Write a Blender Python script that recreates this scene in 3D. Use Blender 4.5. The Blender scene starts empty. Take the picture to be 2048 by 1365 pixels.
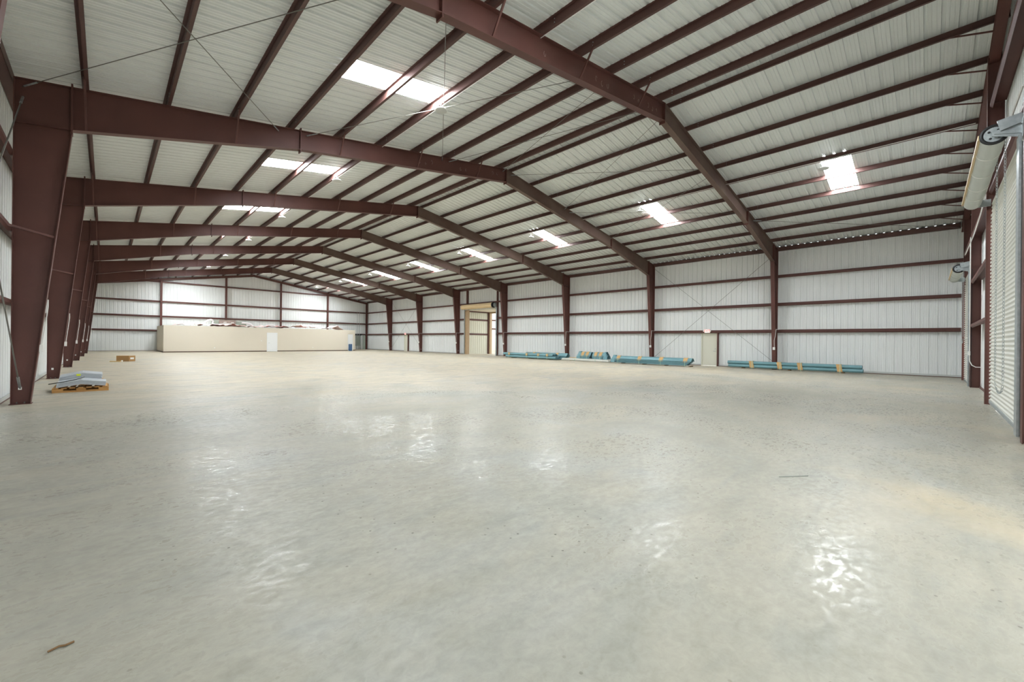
import bpy, bmesh, math, random
from mathutils import Vector, Matrix
random.seed(7)
C = bpy.context.scene.collection
sc = bpy.context.scene
PI = math.pi
ORD = ['first', 'second', 'third', 'fourth', 'fifth', 'sixth', 'seventh', 'eighth', 'ninth', 'tenth', 'eleventh']

# ------------------------------------------------------------------ materials
def lin(c):
    return tuple(((v/255.0)/12.92 if v/255.0 <= 0.04045 else ((v/255.0+0.055)/1.055)**2.4) for v in c) + (1.0,)

def mat(name, rgb, rough=0.5, metal=0.0, var=0.0, vscale=3.0, rgb2=None, spec=0.5, bump=0.0, bscale=40.0, stretch=None):
    m = bpy.data.materials.new(name); m.use_nodes = True
    nt = m.node_tree; b = nt.nodes['Principled BSDF']
    b.inputs['Base Color'].default_value = lin(rgb)
    b.inputs['Roughness'].default_value = rough
    b.inputs['Metallic'].default_value = metal
    b.inputs['Specular IOR Level'].default_value = spec
    if var > 0 or rgb2:
        tc = nt.nodes.new('ShaderNodeTexCoord'); n = nt.nodes.new('ShaderNodeTexNoise')
        n.inputs['Scale'].default_value = vscale; n.inputs['Detail'].default_value = 6
        src = tc.outputs['Object']
        if stretch:
            mp = nt.nodes.new('ShaderNodeMapping'); mp.inputs['Scale'].default_value = stretch
            nt.links.new(src, mp.inputs['Vector']); src = mp.outputs['Vector']
        nt.links.new(src, n.inputs['Vector'])
        r = nt.nodes.new('ShaderNodeValToRGB')
        r.color_ramp.elements[0].position = 0.35; r.color_ramp.elements[1].position = 0.68
        a = lin(rgb); c2 = lin(rgb2) if rgb2 else tuple(min(1, v*(1-var)) for v in a[:3])+(1,)
        r.color_ramp.elements[0].color = a; r.color_ramp.elements[1].color = c2
        nt.links.new(n.outputs['Fac'], r.inputs['Fac']); nt.links.new(r.outputs['Color'], b.inputs['Base Color'])
    if bump > 0:
        tc = nt.nodes.new('ShaderNodeTexCoord'); n = nt.nodes.new('ShaderNodeTexNoise'); n.inputs['Scale'].default_value = bscale
        nt.links.new(tc.outputs['Object'], n.inputs['Vector'])
        bp = nt.nodes.new('ShaderNodeBump'); bp.inputs['Strength'].default_value = bump; bp.inputs['Distance'].default_value = 0.02
        nt.links.new(n.outputs['Fac'], bp.inputs['Height']); nt.links.new(bp.outputs['Normal'], b.inputs['Normal'])
    return m

def emit(name, rgb, strength):
    m = bpy.data.materials.new(name); m.use_nodes = True
    nt = m.node_tree; b = nt.nodes['Principled BSDF']
    b.inputs['Base Color'].default_value = lin(rgb)
    b.inputs['Emission Color'].default_value = lin(rgb)
    b.inputs['Emission Strength'].default_value = strength
    return m

SKY = 30.0
M = dict(
    steel=mat('red_oxide_steel', (99, 63, 56), 0.5, var=0.25, vscale=0.7, spec=0.35),
    steel_greyer=mat('greyish_oxide_steel', (96, 74, 66), 0.6, var=0.0, vscale=0.8, rgb2=(110, 92, 82), spec=0.3),  # greyer oxide tone for the right-hand rafters
    purlin=mat('purlin_primer', (94, 66, 61), 0.5, var=0.2, vscale=0.6, spec=0.35),
    girt=mat('girt_primer', (98, 62, 56), 0.5, var=0.15, vscale=0.6, spec=0.4),
    sheet=mat('white_sheet_metal', (233, 236, 235), 0.42, var=0.04, vscale=0.35, spec=0.45),
    roof=mat('galvalume_roof_sheet', (222, 226, 224), 0.40, var=0.06, vscale=0.3, spec=0.5),
    skylight=emit('daylit_fibreglass', (246, 251, 255), SKY),
    galv=mat('galvanised_steel', (166, 174, 176), 0.42, 0.75, rgb2=(188, 195, 196), vscale=14),
    galv_trim=mat('grey_trim', (196, 200, 198), 0.45, 0.2),
    curtain=mat('door_curtain_white', (226, 226, 217), 0.45, var=0.05, vscale=1.0),
    coil=mat('door_coil_white', (200, 204, 198), 0.42, var=0.05, vscale=3),
    tan=mat('tan_paint', (222, 196, 152), 0.5, var=0.06),
    tanjamb=mat('tan_trim', (176, 150, 116), 0.5, var=0.08),
    black=mat('black_rubber', (26, 26, 27), 0.5),
    white=mat('white_plastic', (235, 235, 230), 0.4),
    beige=mat('beige_drywall_paint', (222, 214, 198), 0.8, var=0.03, vscale=0.5, spec=0.2),
    offtrim=mat('brown_base_trim', (88, 68, 55), 0.6),
    basetrim=mat('brown_base_angle', (92, 60, 52), 0.6),
    doorwhite=mat('white_door_paint', (238, 240, 240), 0.4),
    doorcream=mat('cream_steel_door', (217, 216, 200), 0.45),
    teal=mat('teal_painted_steel', (110, 152, 160), 0.4, var=0.12, vscale=2.0),
    card=mat('cardboard', (205, 166, 112), 0.85, var=0.15, vscale=5),
    boxcard=mat('brown_cardboard', (166, 128, 82), 0.85, var=0.08, vscale=3),
    strap=mat('pale_green_strap', (176, 205, 176), 0.5),
    wood=mat('pallet_wood', (196, 152, 92), 0.8, rgb2=(160, 112, 58), vscale=3, stretch=(0.6, 8, 8)),
    plank=mat('pine_plank', (222, 190, 132), 0.8, var=0.15, vscale=4),
    greysheet=mat('grey_flashing', (196, 202, 207), 0.4, 0.0, var=0.06, vscale=5),
    yellow=mat('fluorescent_yellow_tag', (222, 235, 30), 0.6),
    pink=mat('pink_insulation', (246, 242, 240), 0.95, rgb2=(240, 178, 172), vscale=0.8, bump=0.5, bscale=6),
    duct=mat('white_flex_duct', (238, 240, 240), 0.5, bump=0.3, bscale=30),
    taupe=mat('taupe_cabinet', (168, 152, 142), 0.5),
    greensheet=mat('grey_green_duct', (168, 180, 168), 0.5),
    panelgrey=mat('grey_enamel', (128, 134, 126), 0.5),
    blue=mat('blue_plastic', (58, 92, 132), 0.4),
    rod=mat('zinc_rod', (120, 118, 112), 0.45, 0.6),
    chalk=mat('chalk', (168, 150, 144), 0.9),
    exitface=emit('exit_face', (255, 205, 200), .45),
    exitred=emit('exit_red', (235, 50, 45), .5),
    lampw=mat('lamp_body', (222, 224, 222), 0.4),
    lampd=mat('lamp_lens', (196, 198, 194), 0.3),
    ground=mat('gravel_yard', (196, 188, 172), 0.95, var=0.2, vscale=1.5),
    twig=mat('twig_bark', (120, 92, 60), 0.9),
)

# floor: power-trowelled concrete, dusty further in, with burnished patches
def floor_material():
    m = bpy.data.materials.new('trowelled_concrete'); m.use_nodes = True
    nt = m.node_tree; N = nt.nodes; L = nt.links; b = N['Principled BSDF']
    tc = N.new('ShaderNodeTexCoord')
    def noise(scale, detail=6, dist=0.0, rough=0.55, sx=1, sy=1, rot=0.0):
        mp = N.new('ShaderNodeMapping'); mp.inputs['Scale'].default_value = (sx, sy, 1); mp.inputs['Rotation'].default_value = (0, 0, rot)
        L.new(tc.outputs['Object'], mp.inputs['Vector'])
        n = N.new('ShaderNodeTexNoise'); n.inputs['Scale'].default_value = scale; n.inputs['Detail'].default_value = detail
        n.inputs['Distortion'].default_value = dist; n.inputs['Roughness'].default_value = rough
        L.new(mp.outputs['Vector'], n.inputs['Vector']); return n.outputs['Fac']
    def ramp(src, p0, p1, c0=(0, 0, 0, 1), c1=(1, 1, 1, 1)):
        r = N.new('ShaderNodeValToRGB'); r.color_ramp.elements[0].position = p0; r.color_ramp.elements[1].position = p1
        r.color_ramp.elements[0].color = c0; r.color_ramp.elements[1].color = c1
        L.new(src, r.inputs['Fac']); return r.outputs['Color']
    def math_(op, a, bb):
        n = N.new('ShaderNodeMath'); n.operation = op
        for i, v in enumerate((a, bb)):
            if isinstance(v, (int, float)): n.inputs[i].default_value = v
            else: L.new(v, n.inputs[i])
        return n.outputs[0]
    def mix(fac, a, bb, mode='MIX'):
        n = N.new('ShaderNodeMix'); n.data_type = 'RGBA'; n.blend_type = mode
        for i, v in ((0, fac), (6, a), (7, bb)):
            if isinstance(v, (int, float)): n.inputs[i].default_value = v
            elif isinstance(v, tuple): n.inputs[i].default_value = v
            else: L.new(v, n.inputs[i])
        return n.outputs[2]
    sep = N.new('ShaderNodeSeparateXYZ'); L.new(tc.outputs['Object'], sep.inputs[0])
    # dust settles towards the far half of the slab and along its walls
    dist = math_('ADD', math_('MULTIPLY', sep.outputs['Y'], 0.030), math_('MULTIPLY', sep.outputs['X'], 0.012))
    dust = ramp(math_('ADD', dist, math_('MULTIPLY', noise(0.16, 5, 1.2), 0.9)), 0.72, 1.35)
    base = mix(ramp(noise(0.35, 8, 1.5), 0.35, 0.68), lin((152, 150, 138)), lin((167, 162, 147)))
    base = mix(math_('MULTIPLY', dust, 0.9), base, lin((198, 187, 165)))
    base = mix(ramp(noise(0.55, 7, 2.2, 0.6, 1.0, 2.6, 0.6), 0.50, 0.78), base, lin((146, 146, 137)))
    warm = ramp(noise(0.28, 4, 0.6), 0.60, 0.74)
    base = mix(math_('MULTIPLY', warm, 0.45), base, lin((194, 178, 146)))
    cool = ramp(noise(0.42, 7, 0.9, rot=2.0), 0.54, 0.70)
    base = mix(math_('MULTIPLY', cool, 0.4), base, lin((166, 170, 170)))
    # trowel and tyre swirls
    swirl = ramp(noise(0.9, 9, 1.2, 0.66, 1.0, 3.0, 0.75), 0.44, 0.78)
    base = mix(math_('MULTIPLY', swirl, 0.42), base, lin((132, 134, 126)))
    fine = ramp(noise(14, 8, 1.0, 0.7), 0.3, 0.75, (0.88, 0.88, 0.88, 1), (1.07, 1.07, 1.07, 1))
    base = mix(1.0, base, fine, 'MULTIPLY')
    cloud = ramp(noise(1.6, 8, 0.8, 0.65, 1, 2.2, 0.75), 0.32, 0.72, (0.90, 0.90, 0.89, 1), (1.05, 1.05, 1.06, 1))
    base = mix(1.0, base, cloud, 'MULTIPLY')
    # grit
    vo = N.new('ShaderNodeTexVoronoi'); vo.voronoi_dimensions = '2D'; vo.inputs['Scale'].default_value = 4.5; L.new(tc.outputs['Object'], vo.inputs['Vector'])
    grit = ramp(vo.outputs['Distance'], 0.030, 0.048, (1, 1, 1, 1), (0, 0, 0, 1))
    grit = math_('MULTIPLY', grit, ramp(noise(0.8, 3), 0.46, 0.58))
    base = mix(math_('MULTIPLY', grit, 0.8), base, lin((70, 66, 58)))
    # burnished islands reflect the skylights, the rest is dull
    isl = ramp(noise(0.45, 3, 0.8), 0.34, 0.60, (.25, .25, .25, 1))
    flake = ramp(noise(10.0, 6, 0.3, 0.62, 1, 1.7, 0.8), 0.40, 0.62, (.12, .12, .12, 1))
    pol = math_('MULTIPLY', isl, flake)
    pol = math_('MULTIPLY', pol, math_('SUBTRACT', 1.0, math_('MULTIPLY', dust, 0.85)))
    base = mix(math_('MULTIPLY', pol, 0.22), base, lin((190, 187, 174)))   # polished flakes tinted paler to offset their darker reflection
    L.new(base, b.inputs['Base Color'])
    rgh = N.new('ShaderNodeMapRange'); L.new(pol, rgh.inputs[0])
    rgh.inputs[3].default_value = 0.52; rgh.inputs[4].default_value = 0.15
    L.new(rgh.outputs[0], b.inputs['Roughness'])
    b.inputs['Specular IOR Level'].default_value = 0.12
    bp = N.new('ShaderNodeBump'); bp.inputs['Strength'].default_value = 0.16; bp.inputs['Distance'].default_value = 0.01
    L.new(noise(5.5, 3, 0.8, 0.5, 1, 1.7, 0.8), bp.inputs['Height']); L.new(bp.outputs['Normal'], b.inputs['Normal'])
    return m
M['floor'] = floor_material()

# ------------------------------------------------------------------ mesh helpers
WORLD = {}   # world offset of every object made here (none is rotated)
class MB:
    def __init__(s): s.v = []; s.f = []
    def poly(s, pts):
        n = len(s.v); s.v += [tuple(p) for p in pts]; s.f.append(tuple(range(n, n+len(pts)))); return s
    def prism(s, pts, vec):
        n = len(s.v); k = len(pts); vec = Vector(vec)
        s.v += [tuple(p) for p in pts] + [tuple(Vector(p)+vec) for p in pts]
        s.f.append(tuple(range(n+k-1, n-1, -1))); s.f.append(tuple(range(n+k, n+2*k)))
        for i in range(k):
            j = (i+1) % k; s.f.append((n+i, n+j, n+k+j, n+k+i))
        return s
    def box(s, x0, x1, y0, y1, z0, z1):
        return s.prism([(x0, y0, z0), (x1, y0, z0), (x1, y1, z0), (x0, y1, z0)], (0, 0, z1-z0))
    def xz(s, pts, y0, y1):
        return s.prism([(x, y0, z) for x, z in pts], (0, y1-y0, 0))
    def yz(s, pts, x0, x1):
        return s.prism([(x0, y, z) for y, z in pts], (x1-x0, 0, 0))
    def bar(s, a, b, w, h=None, up=(0, 0, 1)):
        a = Vector(a); b = Vector(b); d = (b-a).normalized(); h = h or w
        u = Vector(up)
        if abs(d.dot(u)) > .98: u = Vector((1, 0, 0))
        r = d.cross(u).normalized()*w/2; t = r.cross(d).normalized()*h/2
        return s.prism([a-r-t, a+r-t, a+r+t, a-r+t], b-a)
    def tube(s, path, r, n=8, caps=True, rr=None):
        P = [Vector(p) for p in path]; rings = []
        u = None
        for i, p in enumerate(P):
            d = ((P[min(i+1, len(P)-1)]-P[max(i-1, 0)])).normalized()
            if u is None:
                u = d.orthogonal().normalized()
            else:
                u = (u - d*u.dot(d)); u = u.normalized() if u.length > 1e-6 else d.orthogonal().normalized()
            w = d.cross(u); R = rr[i] if rr else r
            k = len(s.v); s.v += [tuple(p + R*(math.cos(2*PI*j/n)*u+math.sin(2*PI*j/n)*w)) for j in range(n)]; rings.append(k)
        for a, b in zip(rings, rings[1:]):
            for j in range(n):
                s.f.append((a+j, a+(j+1) % n, b+(j+1) % n, b+j))
        if caps:
            s.f.append(tuple(range(rings[0]+n-1, rings[0]-1, -1))); s.f.append(tuple(range(rings[-1], rings[-1]+n)))
        return s
    def torus(s, c, ax1, ax2, R1, R2, r, n=10, m=5):
        c = Vector(c); a = Vector(ax1); b = Vector(ax2)
        k = len(s.v)
        for i in range(n):
            t = 2*PI*i/n; ctr = c + a*R1*math.cos(t)+b*R2*math.sin(t)
            out = (a*math.cos(t)+b*math.sin(t)); nn = a.cross(b)
            for j in range(m):
                q = 2*PI*j/m; s.v.append(tuple(ctr+out*r*math.cos(q)+nn*r*math.sin(q)))
        for i in range(n):
            for j in range(m):
                s.f.append((k+i*m+j, k+((i+1) % n)*m+j, k+((i+1) % n)*m+(j+1) % m, k+i*m+(j+1) % m))
        return s
    def build(s, name, m, parent=None, smooth=False, origin=None):
        off = Vector(WORLD[parent.name]) if parent else Vector(origin or (0, 0, 0))
        me = bpy.data.meshes.new(name)
        me.from_pydata([tuple(Vector(v)-off) for v in s.v], [], s.f)
        bm = bmesh.new(); bm.from_mesh(me); bmesh.ops.recalc_face_normals(bm, faces=bm.faces)
        bm.to_mesh(me); bm.free()
        me.materials.append(M[m])
        if smooth:
            for p in me.polygons: p.use_smooth = True
            try: me.set_sharp_from_angle(angle=math.radians(35))
            except Exception: pass
        o = bpy.data.objects.new(name, me); C.objects.link(o)
        if parent: o.parent = parent; WORLD[o.name] = tuple(off)
        else: o.location = off; WORLD[o.name] = tuple(off)
        return o

def tag(o, label, cat, group=None):
    o['label'] = label; o['category'] = cat
    if group: o['group'] = group
    return o
def thing(name, label, cat, loc, group=None):
    o = bpy.data.objects.new(name, None); C.objects.link(o); o.location = loc; o.empty_display_size = .2
    WORLD[o.name] = tuple(loc); return tag(o, label, cat, group)
def struct(o): o['kind'] = 'structure'; return o
def sempty(name, loc):
    o = bpy.data.objects.new(name, None); C.objects.link(o); o.location = loc; o.empty_display_size = .2
    WORLD[o.name] = tuple(loc); return struct(o)
def dup(root, loc, label, group=None):
    r = root.copy(); C.objects.link(r); r.location = loc; r['label'] = label; WORLD[r.name] = tuple(loc)
    if group: r['group'] = group
    for ch in list(root.children):
        c = ch.copy(); C.objects.link(c); c.parent = r
        for g in list(ch.children):
            d = g.copy(); C.objects.link(d); d.parent = c
    return r

# ------------------------------------------------------------------ building constants (metres)
XL, XR = -1.46, 28.05            # outer flanges of the frames
WL, WR = -1.68, 28.27            # wall sheet planes
YN, YF = -1.35, 60.10            # end wall sheet planes
YN0 = -1.07
RX = 13.2
FY = [6.312+7.62*i for i in range(7)]
G = [2.20, 3.78, 5.43, 7.63]
def ztop(x): return 9.5-.1655*abs(x-RX)
def zroof(x): return ztop(x)+.20
PURL = [-.39+1.473*k for k in range(10)] + [13.53+1.473*k for k in range(10)]

# corrugated panel profile over one 0.3048 m module: (offset, recess)
MOD = .3048
PROF = [(0, 0), (.030, 0), (.035, .009), (.049, .009), (.054, 0), (.108, 0), (.120, .040), (.182, .040), (.194, 0), (.248, 0), (.253, .009), (.267, .009), (.272, 0)]
def profile(a, b, y0=0.0):
    out = []
    k = math.floor((a-y0)/MOD)-1
    while y0+k*MOD < b+MOD:
        for o, d in PROF: out.append((y0+k*MOD+o, d))
        k += 1
    pts = [(a, 0.0)]+[(p, d) for p, d in out if a+1e-4 < p < b-1e-4]+[(b, 0.0)]
    return pts

# ------------------------------------------------------------------ setting
mb = MB().box(WL-.05, WR+.05, YN-.10, YF+.05, -.15, 0)
struct(mb.build('floor', 'floor'))
struct(MB().box(WR+.05, 64, 22, 70, -.15, -.001).build('floor_annex', 'floor'))
struct(MB().box(-60, 110, -75, YN-.10, -.25, -.02).build('ground', 'ground'))

SKL = [(4.13, 6.88, 9.70+7.62*k) for k in range(-1, 7)]
SKR = [(19.50, 22.29, 9.70+7.62*k) for k in range(-1, 7)]
def in_sky(lst, ya, yb):
    for x0, x1, y in lst:
        if y-1e-3 <= ya and yb <= y+3*MOD+1e-3: return (x0, x1)
    return None
mb = MB()
brk = sorted(set([y for _, _, y in SKL]+[y+3*MOD for _, _, y in SKL]))
pr = profile(YN-.15, YF+.15, 9.70)
def roof_strip(mb, ya, da, yb, db, x0, x1):
    mb.poly([(x0, ya, zroof(x0)+da), (x1, ya, zroof(x1)+da), (x1, yb, zroof(x1)+db), (x0, yb, zroof(x0)+db)])
for (ya, da), (yb, db) in zip(pr, pr[1:]):
    for side, lst, e0, e1 in (('L', SKL, WL-.12, RX), ('R', SKR, RX, WR+.12)):
        h = in_sky(lst, ya, yb)
        if h:
            roof_strip(mb, ya, da, yb, db, e0, h[0]); roof_strip(mb, ya, da, yb, db, h[1], e1)
        else: roof_strip(mb, ya, da, yb, db, e0, e1)
struct(mb.build('ceiling', 'roof'))
def nth(k, n): return ORD[k]
for nm, lst in (('left', SKL), ('right', SKR)):
    for k, (x0, x1, y) in enumerate(lst):
        mb = MB(); p2 = profile(y, y+3*MOD, 9.70)
        for (ya, da), (yb, db) in zip(p2, p2[1:]): roof_strip(mb, ya, da, yb, db, x0, x1)
        xm = (x0+x1)/2
        o = mb.build('skylight', 'skylight', origin=(xm, y+1.5*MOD, zroof(xm)))
        tag(o, 'bright skylight panel on %s roof slope, %s from the camera end' % (nm, ORD[k]), 'skylight', 'roof skylight panels')

def wall_x(x, sg, holes):
    """long wall at X = x; recess goes outwards (sg)"""
    mb = MB(); p = profile(YN, YF, 9.70+.15)
    cuts = sorted(set([h[0] for h in holes]+[h[1] for h in holes]))
    pts = list(p)
    for c in cuts: pts.append((c, 0.0))
    pts.sort()
    zt = zroof(x)+.02
    for (ya, da), (yb, db) in zip(pts, pts[1:]):
        if yb-ya < 1e-5: continue
        m_ = (ya+yb)/2; z0 = 0.03
        for h in holes:
            if h[0] < m_ < h[1]: z0 = h[2]
        mb.poly([(x+sg*da, ya, z0), (x+sg*db, yb, z0), (x+sg*db, yb, zt), (x+sg*da, ya, zt)])
    return mb
def wall_y(y, sg, holes, x0=WL, x1=WR):
    mb = MB(); pts = list(profile(x0, x1, .05))
    for h in holes: pts += [(h[0], 0.0), (h[1], 0.0)]
    pts += [(RX, 0.0)]
    pts.sort()
    for (a, da), (b, db) in zip(pts, pts[1:]):
        if b-a < 1e-5: continue
        m_ = (a+b)/2; z0 = .03
        for h in holes:
            if h[0] < m_ < h[1]: z0 = h[2]
        mb.poly([(a, y+sg*da, z0), (b, y+sg*db, z0), (b, y+sg*db, zroof(b)+.02), (a, y+sg*da, zroof(a)+.02)])
    return mb
OPY = (30.70, 35.32, 4.78)
ED1 = (9.60, 10.60, 2.15); ED2 = (47.90, 48.90, 2.15)
struct(wall_x(WL, -1, []).build('wall_left', 'sheet'))
struct(wall_x(WR, 1, [OPY, ED1, ED2]).build('wall_right', 'sheet'))
struct(wall_y(YF, 1, []).build('wall_far', 'sheet'))
D1 = (10.92, 16.02, 5.0); D2 = (22.72, 26.45, 4.28)
FILL_OPENING = (.6, 6.2, 4.9)      # unseen opening added behind the camera to let daylight onto the floor
struct(wall_y(YN, -1, [D1, D2, FILL_OPENING]).build('wall_near', 'sheet'))
# base trims
def base(name, segs):
    mb = MB()
    for s_ in segs: mb.box(*s_)
    struct(mb.build(name, 'basetrim'))
base('baseboard_right', [(WR-.06, WR, a, b, 0, .035) for a, b in ((YN, ED1[0]), (ED1[1], OPY[0]), (OPY[1], ED2[0]), (ED2[1], YF))])
base('baseboard_far', [(WL, WR, YF-.06, YF, 0, .035)])
base('baseboard_left', [(WL, WL+.06, YN, YF, 0, .035)])
base('baseboard_near', [(D1[1]+.1, D2[0]-.05, YN, YN+.06, 0, .035), (D2[1]+.1, WR, YN, YN+.06, 0, .035)])
mb = MB()
for a, b in ((YN, ED1[0]), (ED1[1], OPY[0]), (OPY[1], ED2[0]), (ED2[1], YF)): mb.box(WR-.065, WR-.05, a, b, .035, .12)
struct(mb.build('trim_1', 'galv_trim'))
mb = MB().box(WL+.05, WL+.065, YN, YF, .035, .12)
struct(mb.build('trim_2', 'galv_trim'))

# ------------------------------------------------------------------ portal frames
TF, TW, BF = .014, .010, .10
def make_frame():
    root = thing('steel_portal_frame', '', 'steel frame', (0, 0, 0), 'steel portal frames across the hall')
    for side, s, xo in (('L', 1, XL), ('R', -1, XR)):
        cm = 'steel' if side == 'L' else 'steel_greyer'
        xb = xo+s*.275; xk = xo+s*.86; zk = 6.23; ztk = ztop(xk); zto = ztop(xo)
        xi = lambda z: xb+(xk-xb)*z/zk
        c = MB()
        h0, h1 = .31, .375; hx0, hx1 = xo+s*.10, xo+s*.155
        c.xz([(xo, .012), (xi(.012), .012), (xi(h0), h0), (xo, h0)], -TW/2, TW/2)
        c.xz([(xo, h0), (hx0, h0), (hx0, h1), (xo, h1)], -TW/2, TW/2)
        c.xz([(hx1, h0), (xi(h0), h0), (xi(h1), h1), (hx1, h1)], -TW/2, TW/2)
        c.xz([(xo, h1), (xi(h1), h1), (xk, zk), (xk, ztk), (xo, zto)], -TW/2, TW/2)
        c.xz([(xo, .012), (xo+s*TF, .012), (xo+s*TF, zto), (xo, zto)], -BF, BF)                 # outer flange
        c.xz([(xb, .012), (xb+s*TF, .012), (xk+s*TF, zk), (xk, zk)], -BF, BF)                   # inner flange
        c.xz([(xo, zto-TF), (xk, ztk-TF), (xk, ztk), (xo, zto)], -BF, BF)                       # cap
        c.xz([(xo, 6.12), (xk, zk-.01), (xk, zk+.002), (xo, 6.132)], -BF*.9, BF*.9)             # continuity plate
        col = c.build('column', 'steel', root)
        MB().box(min(xo-s*.02, xb+s*.03), max(xo-s*.02, xb+s*.03), -.12, .12, 0, .014).build('base_plate', 'steel', col)
        for bx in (.09, .20):
            for by in (-.06, .06):
                MB().tube([(xo+s*bx, by, .012), (xo+s*bx, by, .05)], .014, 6).build('anchor_bolt', 'rod', col)
        # rafters
        xs = xo+s*5.75; D = .60
        zb = lambda x: ztop(x)-D
        r = MB()
        r.xz([(xk, zk), (xs, zb(xs)), (xs, ztop(xs)), (xk, ztk)], -TW/2, TW/2)
        r.xz([(xk, ztk-TF), (xs, ztop(xs)-TF), (xs, ztop(xs)), (xk, ztk)], -BF, BF)
        r.xz([(xk, zk), (xs, zb(xs)), (xs, zb(xs)+TF), (xk, zk+TF)], -BF, BF)
        r.build('haunch_rafter', cm, root)
        r = MB(); xr = RX-s*.013
        r.xz([(xs, zb(xs)), (xr, zb(xr)), (xr, ztop(xr)), (xs, ztop(xs))], -TW/2, TW/2)
        r.xz([(xs, ztop(xs)-TF), (xr, ztop(xr)-TF), (xr, ztop(xr)), (xs, ztop(xs))], -BF, BF)
        r.xz([(xs, zb(xs)), (xr, zb(xr)), (xr, zb(xr)+TF), (xs, zb(xs)+TF)], -BF, BF)
        r.build('ridge_rafter', cm, root)
        MB().box(xk-.016, xk+.016, -BF, BF, zk-.09, ztk+.07).build('knee_plate', 'steel', root)
        MB().box(xs-.014, xs+.014, -BF, BF, zb(xs)-.08, ztop(xs)+.07).build('splice_plate', 'steel', root)
        # bracing angles from purlin to lower flange
        near = -1 if side == 'L' else 1
        plist = PURL[0:10:2] if side == 'L' else PURL[11:20:2]
        def zlow(x):
            if s*(x-xs) < 0:
                t = (x-xk)/(xs-xk); return zk+(zb(xs)-zk)*t
            return zb(x)
        for x in plist:
            if s*(x-xk) < .05: x = xk+s*.12
            z1 = zlow(x)+.03; d = min(.62, (ztop(x)-z1)*.9)
            MB().bar((x, near*d, ztop(x)+.06), (x+.02, near*.075, z1), .038, .038).build('flange_brace', 'steel', root)
        MB().bar((xo-s*.03, near*.6, 3.79), (xi(3.72)-s*.03, near*.075, 3.72), .045, .045).build('flange_brace', 'steel', root)
    MB().box(RX-.015, RX+.015, -BF, BF, ztop(RX)-.60-.085, ztop(RX)+.0).build('ridge_plate', 'steel', root)
    return root
F0 = make_frame()
FRAMES = []
for i, y in enumerate(FY):
    lab = 'rust red steel portal frame spanning the hall, %s counting from the camera' % ORD[i]
    if i == 0:
        FRAMES.append(F0)
    else:
        FRAMES.append(dup(F0, (0, y, 0), lab))
F0.location = (0, FY[0], 0); F0['label'] = 'rust red steel portal frame spanning the hall, first counting from the camera'; WORLD[F0.name] = (0, FY[0], 0)
# chalk marks left on the webs of the two nearest frames
for fi, rng in ((0, [(7.2, 1), (9.3, 3), (11.3, 2), (12.2, 3)]), (1, [(8.6, 3), (10.6, 2), (12.4, 2)])):
    mb = MB(); rr = random.Random(fi+3)
    y = FY[fi]-TW/2-.0015
    for x0, n in rng:
        for q in range(n):
            cx = x0+q*.28; cz = ztop(cx)-.30+rr.uniform(-.05, .05)
            R = rr.uniform(.035, .06); a0 = rr.uniform(0, 6)
            path = [(cx+R*.7*math.cos(a0+t*.55), y, cz+R*1.3*math.sin(a0+t*.55)+.01*math.sin(3*t)) for t in range(9)]
            mb.tube(path, .004, 5)
    mb.build('chalk_scribble', 'chalk', FRAMES[fi])

# ------------------------------------------------------------------ end wall framing (posts, rafters)
def ipost(name, label, x, y0, y1, z1, mname, bf=.09):
    """I-post with its web across the wall (web in the YZ plane), flanges facing the hall and the sheet"""
    t = thing(name, label, 'wall post', (x, (y0+y1)/2, 0))
    MB().box(x-.005, x+.005, y0, y1, 0, z1).build('web', mname, t)
    MB().box(x-bf, x+bf, y1-.012, y1, 0, z1).build('inner_flange', mname, t)
    MB().box(x-bf, x+bf, y0, y0+.012, 0, z1).build('outer_flange', mname, t)
    return t
W5 = (WR-WL)/5
for i in range(4):
    x = WL+W5*(i+1)
    ipost('wall_post', 'dark red steel post on far gable wall, %s from its left corner' % ORD[i], x, 59.62, 59.87, ztop(x)-.12, 'steel')
ipost('wall_post', 'dark red corner post where the far wall meets the right wall', 28.02, 59.62, 59.87, ztop(28.0)-.1, 'steel', .10)
ipost('wall_post', 'dark red steel post between the two roll-up doors', 22.15, YN+.03, YN0, ztop(22.15)-.1, 'steel', .07)
ipost('wall_post', 'dark red steel post at the left jamb of the nearer roll-up door', 16.14, YN+.03, YN0+.04, ztop(16.1)-.1, 'steel', .07)
ipost('wall_post', 'dark red steel post at the right edge of the view beside the nearer roll-up door', 10.06, YN+.03, YN0+.05, ztop(10.0)-.1, 'steel', .09)
ipost('wall_post', 'dark red steel post in the corner beyond the farther roll-up door', 26.72, YN+.03, YN0, ztop(26.7)-.1, 'steel', .07)

def end_rafter(label, y0, y1, braces=None):
    t = thing('gable_rafter', label, 'gable rafter', (RX, (y0+y1)/2, ztop(RX)))
    for xa, xb in ((WL+.1, RX), (RX, WR-.1)):
        zz = [ztop(xa), ztop(xb)]
        r = MB()
        r.xz([(xa, zz[0]-.26), (xb, zz[1]-.26), (xb, zz[1]), (xa, zz[0])], y0, y0+.01)
        r.xz([(xa, zz[0]-.012), (xb, zz[1]-.012), (xb, zz[1]), (xa, zz[0])], y0, y1)
        r.xz([(xa, zz[0]-.26), (xb, zz[1]-.26), (xb, zz[1]-.248), (xa, zz[0]-.248)], y0, y1)
        r.build('channel', 'steel', t)
    if braces:
        for x in PURL[10:]:
            MB().bar((x, y1+.75, ztop(x)+.03), (x, y1-.03, ztop(x)-.2), .032).build('brace', 'steel', t)
    return t
end_rafter('dark red gable rafter along the top of the far end wall', 59.72, 59.90)
end_rafter('dark red gable rafter above the roll-up doors at the near end wall', -1.24, -1.05, True)

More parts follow.
